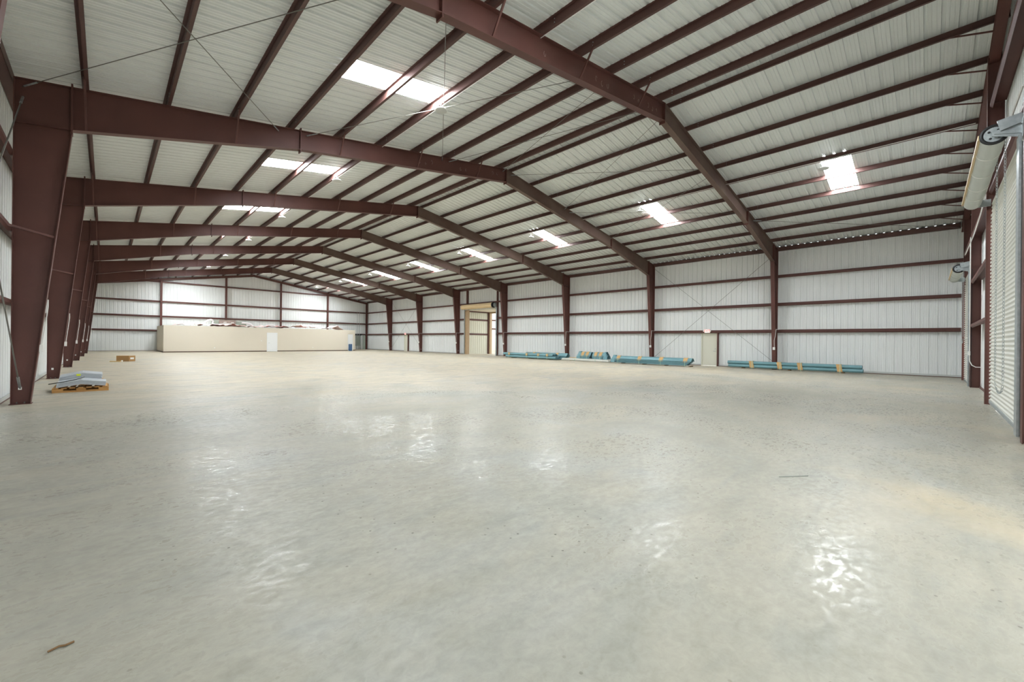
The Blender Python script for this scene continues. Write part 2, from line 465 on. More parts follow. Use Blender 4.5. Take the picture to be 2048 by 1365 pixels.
# ------------------------------------------------------------------ purlins
def zee(mb, x, s, z, h, ya, yb, fl=.065, t=.005, lip=.018):
    """Z section running along Y; bottom flange points up-slope (s)"""
    mb.box(x-t/2, x+t/2, ya, yb, z, z+h)
    a, b = sorted((x, x+s*fl)); mb.box(a, b, ya, yb, z, z+t)
    a, b = sorted((x+s*fl, x+s*(fl-t))); mb.box(a, b, ya, yb, z, z+lip)
    a, b = sorted((x, x-s*fl)); mb.box(a, b, ya, yb, z+h-t, z+h)
for k, x in enumerate(PURL):
    left = k < 10
    kk = k if left else 19-k
    s = 1 if left else -1
    t = thing('roof_purlin', 'dark red roof purlin on the %s slope, %s up from the eave' % ('left' if left else 'right', ORD[kk]), 'purlin', (x, 30, ztop(x)), 'roof purlins on the %s slope' % ('left' if left else 'right'))
    p = MB(); zee(p, x, s, ztop(x)+.002, .192, -1.30, 60.0)
    p.build('zee_section', 'purlin', t)
    for y in FY[:2]:
        for dy in (-.48, .48):
            for dz in (.06, .14):
                MB().tube([(x-.012, y+dy, ztop(x)+dz), (x+.012, y+dy, ztop(x)+dz)], .011, 6).build('lap_bolt', 'galv', t)
for nm, x, s in (('left', XL-.02, -1), ('right', XR+.02, 1)):
    m_ = MB(); z = ztop(x)-.075
    m_.box(min(x, x+s*.006), max(x, x+s*.006), -1.03, 59.7, z, z+.215)
    m_.box(min(x, x+s*.19), max(x, x+s*.19), -1.03, 59.7, z, z+.006)
    m_.box(min(x, x+s*.19), max(x, x+s*.19), -1.03, 59.7, z+.209, z+.215)
    tag(m_.build('eave_strut', 'purlin', origin=(x, 30, z)), 'dark red eave strut along the top of the %s wall' % nm, 'eave strut')

# ------------------------------------------------------------------ girts
def girt_x(z, ya, yb, x0, x1):
    """runs along Y; hall face at x0, sheet at x1"""
    m_ = MB(); s = 1 if x1 > x0 else -1
    m_.yz([(ya, z), (yb, z), (yb, z+.006), (ya, z+.006)], x0, x1)
    m_.prism([(x0, ya, z+.006), (x0+s*.006, ya, z+.006), (x0+s*.006, ya, z-.075), (x0, ya, z-.075)], (0, yb-ya, 0))
    m_.prism([(x0, ya, z-.072), (x0+s*.045, ya, z-.122), (x0+s*.05, ya, z-.116), (x0+s*.006, ya, z-.068)], (0, yb-ya, 0))
    m_.prism([(x1-s*.008, ya, z), (x1-s*.014, ya, z), (x1-s*.014, ya, z+.07), (x1-s*.008, ya, z+.07)], (0, yb-ya, 0))
    return m_
def girt_y(z, xa, xb, y0, y1):
    m_ = MB(); s = 1 if y1 > y0 else -1
    m_.xz([(xa, z), (xb, z), (xb, z+.006), (xa, z+.006)], y0, y1)
    m_.prism([(xa, y0, z+.006), (xa, y0+s*.006, z+.006), (xa, y0+s*.006, z-.075), (xa, y0, z-.075)], (xb-xa, 0, 0))
    m_.prism([(xa, y0, z-.072), (xa, y0+s*.045, z-.122), (xa, y0+s*.05, z-.116), (xa, y0+s*.006, z-.068)], (xb-xa, 0, 0))
    m_.prism([(xa, y1-s*.008, z), (xa, y1-s*.014, z), (xa, y1-s*.014, z+.07), (xa, y1-s*.008, z+.07)], (xb-xa, 0, 0))
    return m_
LEV = ['lowest', 'middle', 'third and highest']
zt = .066
for g in range(3):
    z = G[g]+zt
    if g < 2:
        o = girt_x(z, YN+.02, OPY[0]-.08, XR+.002, WR-.003).build('wall_girt', 'girt', origin=(XR, 15, z))
        tag(o, '%s dark red girt on right wall, stretch on the camera side of passage opening' % LEV[g], 'girt', 'girts on the right wall')
        o = girt_x(z, OPY[1]+.5, 59.6, XR+.002, WR-.003).build('wall_girt', 'girt', origin=(XR, 48, z))
        tag(o, '%s dark red girt on right wall, stretch beyond the passage opening' % LEV[g], 'girt', 'girts on the right wall')
    else:
        o = girt_x(z, YN+.02, 59.6, XR+.002, WR-.003).build('wall_girt', 'girt', origin=(XR, 29, z))
        tag(o, '%s dark red girt on right wall, unbroken above the passage opening' % LEV[g], 'girt', 'girts on the right wall')
    o = girt_x(z, YN+.02, 59.6, XL-.002, WL+.003).build('wall_girt', 'girt', origin=(XL, 29, z))
    tag(o, '%s dark red girt on left wall behind the tapered columns' % LEV[g], 'girt', 'girts on the left wall')
FLEV = ['lowest', 'second lowest', 'second highest', 'highest']
for g in range(4):
    z = G[g]+zt
    xa = 2.1 if g == 3 else WL+.3; xb = 24.3 if g == 3 else WR-.3
    o = girt_y(z, xa, xb, 59.875, YF-.003).build('wall_girt', 'girt', origin=((xa+xb)/2, 59.9, z))
    tag(o, '%s dark red girt line on the far gable wall' % FLEV[g], 'girt', 'girts on the far wall')
for g, segs in ((0, [(16.25, 22.1)]), (1, [(16.25, 22.1)]), (2, [(10.1, 16.05), (16.25, 22.1), (22.2, 26.6)]), (3, [(10.1, 16.05)])):
    for xa, xb in segs:
        o = girt_y(G[g]+zt, xa, xb, YN0, YN+.003).build('wall_girt', 'girt', origin=((xa+xb)/2, YN0, G[g]))
        if xa > 20: l = 'dark red header girt above the farther roll-up door'
        elif xa < 15: l = ['', '', 'dark red header girt just above the nearer roll-up door', 'uppermost dark red girt high above the nearer roll-up door'][g]
        else: l = '%s dark red girt on the wall strip between the two roll-up doors' % LEV[g]
        tag(o, l, 'girt', 'girts on the near end wall')

# ------------------------------------------------------------------ bracing rods
def rod(label, a, b, r=.009, cat='brace rod', group='steel brace rods'):
    a = Vector(a); b = Vector(b); mid = (a+b)/2
    t = thing('brace_rod', label, cat, tuple(mid), group)
    MB().tube([a, b], r, 6).build('rod', 'rod', t)
    d = (b-a).normalized()
    MB().tube([a+d*.05, a+d*.42], r*1.9, 8).build('turnbuckle', 'galv', t)
    return t
y1, y2 = FY[0]+.02, FY[1]-.02
def zr_(x): return ztop(x)-.13
rod('thin brace rod from knee of second frame towards upper left roof', (-1.34, y2, 6.93), (3.8, y1, zr_(3.8)))
rod('thin brace rod crossing the upper left roof bay down to the splice of second frame', (3.69, y2, zr_(3.69)), (-1.34, y1, 6.93))
rod('thin brace rod under the first left skylight running up to the nearest frame', (4.45, y2, zr_(4.45)), (9.5, y1, zr_(9.5)))
rod('thin brace rod hanging in line with the nearest left lamp', (9.65, y2, zr_(9.65)), (4.45, y1, zr_(4.45)))
rod('thin brace rod just left of the ridge, rising towards the nearest frame', (9.95, y2, zr_(9.95)), (13.0, y1, zr_(13.0)))
rod('thin brace rod just left of the ridge, rising towards the second frame', (13.0, y2, zr_(13.0)), (9.95, y1, zr_(9.95)))
rod('thin brace rod just right of the ridge, falling towards the nearest frame', (13.5, y2, zr_(13.5)), (17.6, y1, zr_(17.6)))
rod('thin brace rod just right of the ridge, falling towards the second frame', (17.6, y2, zr_(17.6)), (13.5, y1, zr_(13.5)))
rod('thin brace rod below the second right skylight, falling towards the nearest frame', (18.0, y2, zr_(18)), (22.2, y1, zr_(22.2)))
rod('thin brace rod beside the second right skylight, falling towards the second frame', (22.2, y2, zr_(22.2)), (18.0, y1, zr_(18)))
rod('thin brace rod on lower right roof from nearest frame to near end wall', (23.2, FY[0]-.02, zr_(23.2)), (27.9, -1.0, zr_(27.9)))
rod('diagonal brace rod on right wall falling left to right towards the camera end', (28.0, 13.83, 6.77), (28.0, 6.40, .42))
rod('diagonal brace rod on right wall rising left to right towards the camera end', (28.0, 13.83, .42), (28.0, 6.40, 6.77))
rod('diagonal brace rod at left edge ending near the foot of second frame column', (-1.33, y2, .34), (-1.33, y1, 6.6), .012)
rod('diagonal brace rod at left edge hanging from the knee of second frame column', (-1.33, y2, 6.72), (-1.33, y1, .4), .012)
rod('diagonal brace rod on the far right wall, rising towards the far end', (28.0, 44.45, .42), (28.0, 51.9, 6.6))
rod('diagonal brace rod on the far right wall, falling towards the far end', (28.0, 44.45, 6.6), (28.0, 51.9, .42))

# ------------------------------------------------------------------ high bay lamps
def make_lamp():
    t = thing('high_bay_lamp', '', 'ceiling lamp', (0, 0, 0), 'high bay lamps under the roof')
    prof = [(.02, .085), (.06, .085), (.085, .06), (.10, .03), (.185, .015), (.19, 0), (.18, -.012), (.165, -.015)]
    n = 24; b = MB(); rings = []
    for r, z in prof:
        rings.append(len(b.v)); b.v += [(r*math.cos(2*PI*j/n), r*math.sin(2*PI*j/n), z) for j in range(n)]
    for a, c in zip(rings, rings[1:]):
        for j in range(n): b.f.append((a+j, a+(j+1) % n, c+(j+1) % n, c+j))
    b.f.append(tuple(range(rings[0], rings[0]+n)))
    b.build('housing', 'lampw', t, True)
    l = MB(); l.tube([(0, 0, -.004), (0, 0, -.012)], .165, 24); l.build('lens', 'lampd', t)
    f = MB()
    for j in range(12):
        a = 2*PI*j/12; f.bar((.05*math.cos(a), .05*math.sin(a), .05), (.15*math.cos(a), .15*math.sin(a), .028), .006, .03)
    f.build('cooling_fins', 'lampw', t)
    h = MB(); h.torus((0, 0, .135), (1, 0, 0), (0, 0, 1), .03, .05, .006); h.tube([(0, 0, .18), (0, 0, .24)], .006, 6)
    h.build('hook', 'galv', t)
    return t
lamp0 = make_lamp(); first = True
for nm, x, ys in (('left', 6.93, [10.07+7.62*k for k in range(7)]), ('right', 19.50, [2.86+7.62*k for k in range(8)])):
    for k, y in enumerate(ys):
        lab = 'round white high bay lamp on the %s roof slope, %s from the camera end' % (nm, ORD[k])
        z = ztop(x)-.235
        if first:
            lamp0.location = (x, y, z); lamp0['label'] = lab; first = False
        else: dup(lamp0, (x, y, z), lab)
for nm, x in (('left', 6.95+.10), ('right', 19.42-.10)):
    m_ = MB().tube([(x, -1.0, ztop(x)-.012), (x, 58.0, ztop(x)-.012)], .012, 6)
    tag(m_.build('electrical_conduit', 'white', origin=(x, 28, ztop(x))), 'thin white conduit running along a purlin past the %s row of lamps' % nm, 'conduit')

# ------------------------------------------------------------------ outlets with conduit on the columns
for nm, s, xo, rng in (('left', 1, XL, range(1, 7)), ('right', -1, XR, range(0, 7))):
    xb = xo+s*.275+s*TF
    xi = lambda z: xb+s*(.86-.275)*z/6.23
    for i in rng:
        y = FY[i]-.02 if s < 0 else FY[i]-.03
        t = thing('outlet_box', 'small white outlet box on %s column of the %s frame from the camera' % (nm, ORD[i]), 'outlet box', (xi(1.2), y, 1.2), 'outlet boxes on the columns')
        x = xi(1.22)
        MB().box(min(x, x+s*.06), max(x, x+s*.06), y-.055, y+.055, 1.14, 1.30).build('box', 'white', t)
        yb = y-.02
        top = [(xi(2.2)+s*.02, yb-.06, 2.30), (xi(1.95)+s*.02, yb-.06, 1.95), (xi(1.75)+s*.025, yb, 1.7), (xi(1.3)+s*.025, yb, 1.29)]
        if s > 0: top = [(xi(2.3)+s*.015, yb+.06, 2.15), (xi(2.3)+s*.02, yb+.0, 2.3), (xi(2.2)+s*.03, yb-.02, 2.15), (xi(1.9)+s*.035, yb, 1.9), (xi(1.3)+s*.03, yb, 1.29)]
        else: top = [(XR+.0, yb-.1, 2.33), (xi(2.3)+s*.02, yb-.1, 2.33)]+top[1:]
        MB().tube(top, .011, 6).build('conduit', 'white', t)

# ------------------------------------------------------------------ man doors on the right wall with exit signs
def text_obj(name, body, size, m, parent, loc, rot, ext=.004):
    cu = bpy.data.curves.new(name, 'FONT'); cu.body = body; cu.size = size; cu.extrude = ext; cu.align_x = 'CENTER'; cu.align_y = 'CENTER'
    tmp = bpy.data.objects.new('tmp', cu); C.objects.link(tmp)
    dg = bpy.context.evaluated_depsgraph_get(); me = bpy.data.meshes.new_from_object(tmp.evaluated_get(dg))
    bpy.data.objects.remove(tmp); me.name = name
    me.transform(Matrix.LocRotScale(Vector(loc)-Vector(WORLD[parent.name]), rot, None))
    me.materials.clear(); me.materials.append(M[m])
    o = bpy.data.objects.new(name, me); C.objects.link(o); o.parent = parent; WORLD[o.name] = WORLD[parent.name]
    return o
from mathutils import Euler
for k, (ya, yb, zz) in enumerate((ED1, ED2)):
    d = sempty('door_%d' % (k+1), (WR-.03, (ya+yb)/2, 0))
    x0, x1 = WR-.10, WR+.08
    f = MB().box(x0, x1, ya, ya+.05, 0, zz).box(x0, x1, yb-.05, yb, 0, zz).box(x0, x1, ya+.05, yb-.05, zz-.05, zz)
    f.build('door_frame', 'doorcream', d)
    lf = MB().box(WR-.04, WR+.005, ya+.052, yb-.052, .01, zz-.052).build('door_leaf', 'doorcream', d)
    hy = ya+.13
    MB().tube([(WR-.04, hy, .97), (WR-.10, hy, .97), (WR-.10, hy+.11, .97)], .013, 8).build('door_handle', 'galv', lf)
    MB().tube([(WR-.04, hy, 1.12), (WR-.065, hy, 1.12)], .03, 12).build('deadbolt', 'galv', lf)
    struct(MB().box(WR-.20, WR-.02, ya-.09, ya-.015, 0, G[0]+.0).build('trim_%d' % (k+3), 'steel'))
    ym = (ya+yb)/2+(.06 if k == 0 else -.1)
    sx = XR-.06
    s = thing('exit_sign', 'lit red and white exit sign above the cream door, %s' % ('nearer the camera' if k == 0 else 'near the far corner'), 'exit sign', (sx, ym, 2.27))
    MB().box(sx-.02, sx+.05, ym-.17, ym+.17, 2.165, 2.39).build('housing', 'white', s)
    MB().box(sx-.024, sx-.02, ym-.155, ym+.155, 2.18, 2.375).build('face', 'exitface', s)
    text_obj('lettering', 'EXIT', .19, 'exitred', s, (sx-.026, ym, 2.28), Euler((PI/2, 0, -PI/2)))
    for sg in (-1, 1):
        MB().tube([(sx, ym+sg*.2, 2.29), (sx-.06, ym+sg*.2, 2.28)], .05, 12, rr=[.035, .05]).build('lamp_head', 'white', s)
        MB().box(sx-.0, sx+.02, ym+sg*.16-.02, ym+sg*.2+.02, 2.26, 2.30).build('bracket', 'white', s)

# ------------------------------------------------------------------ roll-up doors on the near end wall
def chain_mb(pts, pitch=.055):
    m_ = MB(); d = 0; acc = []
    P = [Vector(p) for p in pts]
    for a, b in zip(P, P[1:]):
        L_ = (b-a).length; n = max(1, int(L_/pitch))
        for i in range(n): acc.append((a+(b-a)*i/n, (b-a).normalized()))
    for i, (p, t) in enumerate(acc):
        u = t.cross(Vector((0, 1, 0)));
        if u.length < .1: u = Vector((1, 0, 0))
        u.normalize(); w = t.cross(u)
        side = (u+w if i % 2 else u-w).normalized()
        m_.torus(p, t, side, .034, .015, .0042, 8, 4)
    return m_
def rollup(label, xa, xb, ztop_d, ztc, R, ycoil, chain_x, chain_z, gap):
    """xa = near (camera) jamb, xb = far jamb"""
    t = thing('roll_up_door', label, 'roll-up door', ((xa+xb)/2, -1.1, 0), 'roll-up doors on the near end wall')
    yc = -1.13
    # ribbed curtain, ribs run along X, seen as fine horizontal corrugation
    m_ = MB(); z = .0; rows = []
    xl, xr = xb-.03, xa+.02
    while z < ztc-R*.3:
        for dz, dy in ((0, 0), (.022, .004), (.037, .016), (.052, .020), (.067, .016), (.080, .004)):
            rows.append((z+dz, dy))
        z += .092
    for (za, da), (zb, db) in zip(rows, rows[1:]):
        la = .012+gap if za == 0 else 0
        m_.poly([(xr, yc+da, za+(.012 if za == 0 else 0)), (xl, yc+da, za+la), (xl, yc+db, zb), (xr, yc+db, zb)])
    cur = m_.build('curtain', 'curtain', t)
    MB().prism([(xr, yc-.02, .012), (xr, yc+.035, .012), (xr, yc+.035, .07), (xr, yc-.02, .07)], (xl-xr, 0, gap)).build('bottom_bar', 'galv', cur)
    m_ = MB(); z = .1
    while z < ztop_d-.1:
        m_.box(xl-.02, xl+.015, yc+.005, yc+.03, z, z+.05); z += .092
    m_.build('edge_light_beads', 'white', cur)  # white studs stand in for beads of daylight at the curtain edge
    # guides
    g = MB().box(xa-.24, xa+.03, yc+.07, yc+.10, 0, ztop_d+.05); g.box(xa-.02, xa+.04, yc-.06, yc+.07, 0, ztop_d)
    g.build('guide', 'galv', t)
    MB().box(xa-.62, xa-.20, yc+.03, yc+.055, 0, ztop_d+.05).build('gap_shade_strip', 'black', t)  # black strip added in place of the dark gap beside the guide
    MB().box(xb+.035, xb+.055, yc-.20, yc+.095, 0, ztop_d+.05).build('guide', 'steel', t)
    # coil of wound curtain
    ca, cb = xa+.12, xb-.05
    n = 40; m_ = MB()
    xs = [ca+(cb-ca)*i/90 for i in range(91)]
    path = [(x, ycoil, ztc) for x in xs]
    m_.tube(path, R, n, rr=[R-(0.004 if i % 2 else 0) for i in range(91)])
    co = m_.build('curtain_coil', 'coil', t, True)
    for fr in (.18, .42, .64, .82):
        x = ca+(cb-ca)*fr; MB().tube([(x-.012, ycoil, ztc), (x+.012, ycoil, ztc)], R+.006, 36).build('tie_strap', 'white', co)
    # tan edge of the curtain hanging on the coil
    MB().prism([(ca, ycoil+R-.01, ztc-.02), (ca, ycoil+R+.035, ztc-.03), (ca, ycoil+R+.03, ztc+.05), (ca, ycoil+R-.02, ztc+.06)], (cb-ca, 0, 0)).build('leading_edge', 'tan', co)
    # sprocket wheel, bearing plate and bracket at the near end
    sp = MB()
    sp.tube([(ca-.05, ycoil, ztc), (ca-.005, ycoil, ztc)], R*.86, 32); sp.build('end_plate', 'galv', t)
    rim = MB().torus((ca-.04, ycoil, ztc), (0, 1, 0), (0, 0, 1), R*.95, R*.95, .028, 36, 8); rim.build('sprocket_rim', 'black', t, True)
    hb = MB()
    for a in (.7, 2.2, 3.9, 5.3): hb.tube([(ca-.055, ycoil+R*.5*math.cos(a), ztc+R*.5*math.sin(a)), (ca-.049, ycoil+R*.5*math.cos(a), ztc+R*.5*math.sin(a))], R*.12, 10)
    hb.build('plate_holes', 'black', t)
    br = MB().yz([(ycoil+.03, ztc-.05), (yc+.05, ztc-.16), (yc+.05, ztc+.07), (ycoil+.03, ztc+.03)], ca-.12, ca-.10)
    br.box(ca-.30, ca-.06, yc+.03, yc+.05, ztc-.2, ztc+.12)
    br.bar((ca-.11, ycoil, ztc), (ca-.11, yc+.04, ztc-.08), .05, .05)
    br.build('bracket', 'galv', t)
    MB().yz([(ycoil-.06, ztc+.0), (yc+.02, ztc+.08), (yc+.02, ztc+.24), (ycoil-.02, ztc+.18)], ca-.16, ca-.14).build('cover_plate', 'galv', t)
    MB().box(cb+.0, cb+.03, yc+.03, ycoil+.05, ztc-R*.8, ztc+.05).build('bracket', 'galv', t)
    # hand chain loop
    if chain_x:
        x1, x2 = chain_x; yy = -.93
        pts = [(x1, yy, ztc-.02)]+[(x1, yy, chain_z+.25)]
        cx, r = (x1+x2)/2, abs(x2-x1)/2
        pts += [(cx+(x1-cx)*math.cos(a), yy, chain_z+.25-.25*math.sin(a)) for a in [PI*i/8 for i in range(1, 8)]]
        pts += [(x2, yy, chain_z+.25), (x2, yy, ztc-.02)]
        chain_mb(pts).build('hand_chain', 'galv', t)
    return t
rollup('nearer white ribbed roll-up door at right edge with hanging chain loop', 10.92, 16.02, 4.95, 5.19, .158, -.785, (12.45, 11.22), .62, .035)
rollup('farther white ribbed roll-up door beside the right wall corner', 22.72, 26.45, 4.22, 4.40, .145, -.79, (24.1, 23.0), 1.6, .0)
# cable and conduit on the near end wall
m_ = MB().tube([(10.4, YN0+.03, 5.68), (13.05, YN0+.03, 5.68), (16.1, YN0+.05, 5.46), (18.0, YN0+.03, 5.30), (20.8, YN0+.03, 5.18), (24.8, YN0+.03, 5.20)], .016, 6)
tag(m_.build('power_cable', 'white', origin=(17, YN0, 5.4)), 'white cable strung across the end wall above both roll-up doors', 'cable')
t = thing('outlet_box', 'white outlet box on conduit down the post between the roll-up doors', 'outlet box', (22.08, YN0+.03, 1.2))
MB().box(22.0, 22.12, YN0+.002, YN0+.06, 1.16, 1.30).build('box', 'white', t)
MB().tube([(22.06, YN0+.02, 5.4), (22.06, YN0+.02, 1.3)], .014, 6).build('conduit', 'white', t)
MB().tube([(22.06, YN0+.02, 1.16), (22.06, YN0+.015, .95), (22.04, YN0-.04, .80), (22.03, YN0-.13, .74), (22.03, YN0-.25, .74)], .014, 6).build('conduit', 'white', t)

# ------------------------------------------------------------------ passage opening in the right wall
struct(MB().box(XR+.0, WR+.04, OPY[1]+.0, OPY[1]+.46, 0, 4.80).build('trim_5', 'tanjamb'))
mb = MB().box(XR+.0, WR+.04, OPY[0]-.1, OPY[0]-.02, 0, ztop(28)-.1)
tag(mb.build('jamb_post', 'steel', origin=(28.1, OPY[0], 0)), 'dark red post at the right jamb of the passage opening', 'wall post')
mb = MB().box(XR+.02, WR-.01, OPY[1]+.12, OPY[1]+.30, G[2]+.08, ztop(28)-.06)
tag(mb.build('jamb_post', 'steel', origin=(28.1, OPY[1], 5.4)), 'short dark red post above the left end of the rolled passage door', 'wall post')
t = thing('roll_up_door', 'tan roll-up door wound up above the passage opening in the right wall', 'roll-up door', (27.8, 33, 5.1))
m_ = MB(); ys = [30.95+(35.95-30.95)*i/40 for i in range(41)]
m_.tube([(27.78, y, 5.12) for y in ys], .26, 28); m_.build('curtain_coil', 'tan', t, True)
MB().tube([(27.78, 30.82, 5.12), (27.78, 30.92, 5.12)], .285, 28).build('sprocket_wheel', 'black', t)
MB().yz([(30.70, 4.92), (30.88, 5.06), (30.88, 5.2), (30.70, 5.32)], 27.72, 28.05).build('bracket', 'galv', t)
MB().yz([(36.0, 4.95), (36.05, 4.95), (36.05, 5.3), (36.0, 5.3)], 27.72, 28.05).build('bracket', 'galv', t)
MB().box(27.93, 28.02, 35.74, 35.82, 0, 4.9).build('guide', 'galv', t)
MB().box(27.93, 28.04, 30.58, 30.66, 0, 4.9).build('guide', 'galv', t)
# passage side wall, ceiling and the next building
mb = MB(); p = profile(WR+.05, 31.0, .07)
for (a, da), (b, db) in zip(p, p[1:]): mb.poly([(a, 35.36+da, .03), (b, 35.36+db, .03), (b, 35.36+db, 4.75), (a, 35.36+da, 4.75)])
struct(mb.build('wall_passage', 'doorcream'))
for z in (2.2, 3.8):
    o = girt_y(z+.03, WR+.05, 31.0, 35.30, 35.36).build('wall_girt', 'girt', origin=(29.7, 35.3, z))
    tag(o, '%s thin dark red girt on the passage side wall seen through the opening' % ('lower' if z < 3 else 'upper'), 'girt')
struct(MB().box(WR+.05, 31.4, 30.6, 35.8, 4.75, 4.85).build('ceiling_passage', 'beige'))
struct(MB().box(WR+.05, 31.4, 30.45, 30.6, 0, 4.75).build('wall_passage_right', 'sheet'))
struct(MB().box(30.98, 31.06, 35.2, 35.36, 0, 4.75).box(WR+.05, 31.06, 35.24, 35.36, 4.62, 4.75).build('trim_6', 'steel'))
struct(MB().box(31.1, 31.42, 35.1, 35.5, 0, 4.80).build('trim_7', 'tanjamb'))
struct(MB().box(31.06, 31.42, 30.6, 35.1, 4.60, 4.75).build('trim_8', 'tanjamb'))
mb = MB(); p = profile(33, 62, .07)
for (a, da), (b, db) in zip(p, p[1:]): mb.poly([(a, 47+da, .03), (b, 47+db, .03), (b, 47+db, 8), (a, 47+da, 8)])
struct(mb.build('wall_annex', 'sheet'))
struct(MB().box(58, 58.3, 22, 70, 0, 12).build('wall_annex_sunblock', 'sheet'))  # unseen wall added to keep the low sun out of the annex
for z in (3.3, 4.62):
    o = girt_y(z+.05, 33, 62, 46.8, 47).build('wall_girt', 'girt', origin=(45, 46.9, z))
    tag(o, '%s dark red girt in the bright building beyond the passage' % ('lower' if z < 4 else 'upper'), 'girt')
tag(MB().box(40.5, 52, 46.0, 46.7, 0, 2.62).box(40.5, 52, 45.95, 46.0, 2.2, 2.62).build('storage_container', 'beige', origin=(46, 46.3, 0)), 'low beige box room in the bright building beyond the passage', 'box room')

# ------------------------------------------------------------------ office box at the far end
OX0, OX1, OY = 3.98, 22.18, 52.6; OH = 2.69
t = thing('site_office', 'long low beige drywall office box in front of the far gable wall', 'office', (13, 56, 0))
dx0, dx1 = 12.97, 13.98
m_ = MB().box(OX0, dx0, OY, OY+.12, .0, OH).box(dx1, OX1, OY, OY+.12, .0, OH).box(dx0, dx1, OY, OY+.12, 2.13, OH)
m_.build('front_wall', 'beige', t)
MB().box(OX0, OX0+.12, OY+.12, YF-.3, 0, OH).build('side_wall', 'beige', t)
MB().box(OX1-.12, OX1, OY+.12, 53.7, 0, OH).build('side_wall', 'beige', t)
RX1 = 23.62
m_ = MB().box(OX1, OX1+.10, 53.7, 53.82, 0, OH).box(OX1+1.10, RX1, 53.7, 53.82, 0, OH).box(OX1+.10, OX1+1.10, 53.7, 53.82, 2.13, OH)
m_.build('recessed_wall', 'beige', t)
MB().box(RX1-.12, RX1, 53.82, YF-.3, 0, OH).build('side_wall', 'beige', t)
MB().box(OX0+.12, OX1-.12, OY+.12, YF-.3, OH-.1, OH-.02).box(OX1-.12, RX1-.12, 53.82, YF-.3, OH-.1, OH-.02).build('roof_deck', 'beige', t)
m_ = MB().box(OX0-.012, dx0-.02, OY-.012, OY, 0, .10).box(dx1+.02, OX1+.012, OY-.012, OY, 0, .10).box(OX0-.012, OX0, OY, YF-.3, 0, .10).box(OX1+1.12, RX1+.012, 53.688, 53.7, 0, .10)
m_.build('base_trim', 'offtrim', t)
for xa, xb, y in ((dx0, dx1, OY), (OX1+.10, OX1+1.10, 53.7)):
    d = MB().box(xa+.05, xb-.05, y+.0, y+.045, .01, 2.08).build('door', 'doorwhite', t)
    MB().box(xa-.03, xa+.05, y-.02, y+.12, 0, 2.15).box(xb-.05, xb+.03, y-.02, y+.12, 0, 2.15).box(xa+.05, xb-.05, y-.02, y+.12, 2.08, 2.15).build('door_frame', 'doorwhite', d)
    MB().tube([(xa+.14, y, .98), (xa+.14, y-.06, .98), (xa+.26, y-.06, .98)], .013, 8).build('door_handle', 'galv', d)
for x, z in ((8.1, .45), (12.4, 1.22), (17.9, .45)):
    MB().box(x-.04, x+.04, OY-.01, OY, z-.06, z+.06).build('outlet_plate', 'white', t)
# insulation heaped on the office roof
m_ = MB(); nx, ny = 150, 10; rr = random.Random(5)
ph = [rr.uniform(0, 6.3) for _ in range(12)]
def hump(x, y):
    v = .16+.04*math.sin(1.7*x+ph[0])+.05*math.sin(3.9*x+ph[1]+y)+.04*math.sin(7.3*x+ph[2]-2*y)+.03*math.sin(13*x+ph[3])
    v += .12*math.exp(-((x-18.0)/1.6)**2)+.10*math.exp(-((x-16)/.9)**2)+.06*math.exp(-((x-7)/1.2)**2)+.16*math.exp(-((x-20.6)/.5)**2)
    return max(.03, v*(1+.3*math.sin(2*y+x)))
for i in range(nx+1):
    for j in range(ny+1):
        x = OX0+.5+(OX1-OX0-.9)*i/nx; y = OY+.16+1.9*j/ny
        e = min(1, 4*min(i/nx, 1-i/nx)*6)
        m_.v.append((x, y, OH-.02+hump(x, y)*e+.01))
for i in range(nx):
    for j in range(ny):
        a = i*(ny+1)+j; m_.f.append((a, a+ny+1, a+ny+2, a+1))
o = m_.build('insulation', 'pink', origin=(13, 53.5, OH), smooth=True)
o['kind'] = 'stuff'; tag(o, 'heap of pink and white fibreglass insulation on the office roof', 'insulation')
# roof top unit and ducts
t = thing('air_handler', 'taupe air handling unit with white labels on the office roof', 'air handler', (9.6, 55.3, OH))
MB().box(8.85, 10.40, 55.0, 55.8, OH-.02, 3.50).build('cabinet', 'taupe', t)
for x in (9.25, 9.95): MB().box(x, x+.28, 54.992, 55.0, 3.16, 3.26).build('label_plate', 'white', t)
MB().box(8.85, 10.40, 54.992, 55.0, 3.47, 3.50).build('top_rail', 'panelgrey', t)
for a, b, z, lab in ((8.15, 8.84, 3.42, 'grey green sheet duct at the left end of the air handler'), (10.41, 11.45, 3.36, 'grey green sheet duct at the right end of the air handler')):
    m_ = MB().box(a, b, 55.1, 55.7, OH-.02, z).box(a+.1, a+.13, 55.08, 55.72, OH, z+.02).box(b-.13, b-.1, 55.08, 55.72, OH, z+.02)
    tag(m_.build('supply_duct', 'greensheet', origin=((a+b)/2, 55.4, OH)), lab, 'duct')
def flex(lab, pts, r):
    P = [Vector(p) for p in pts]; fine = []
    for i in range(len(P)-1):
        p0 = P[max(i-1, 0)]; p1 = P[i]; p2 = P[i+1]; p3 = P[min(i+2, len(P)-1)]
        for k in range(10):
            u = k/10
            fine.append(.5*((2*p1)+(-p0+p2)*u+(2*p0-5*p1+4*p2-p3)*u*u+(-p0+3*p1-3*p2+p3)*u**3))
    fine.append(P[-1])
    m_ = MB().tube(fine, r, 12, rr=[r*(1-.08*(i % 2)) for i in range(len(fine))])
    tag(m_.build('flexible_duct', 'duct', origin=tuple(P[len(P)//2]), smooth=True), lab, 'duct', 'white flexible ducts')
flex('white flexible duct arching up left of the air handler', [(6.9, 54.4, 2.80), (7.3, 54.5, 2.95), (7.75, 54.6, 3.32), (8.05, 54.7, 3.46), (8.25, 54.7, 3.30), (8.2, 54.6, 3.05), (8.6, 54.5, 2.92), (9.6, 54.5, 3.0), (10.6, 54.5, 2.88)], .09)
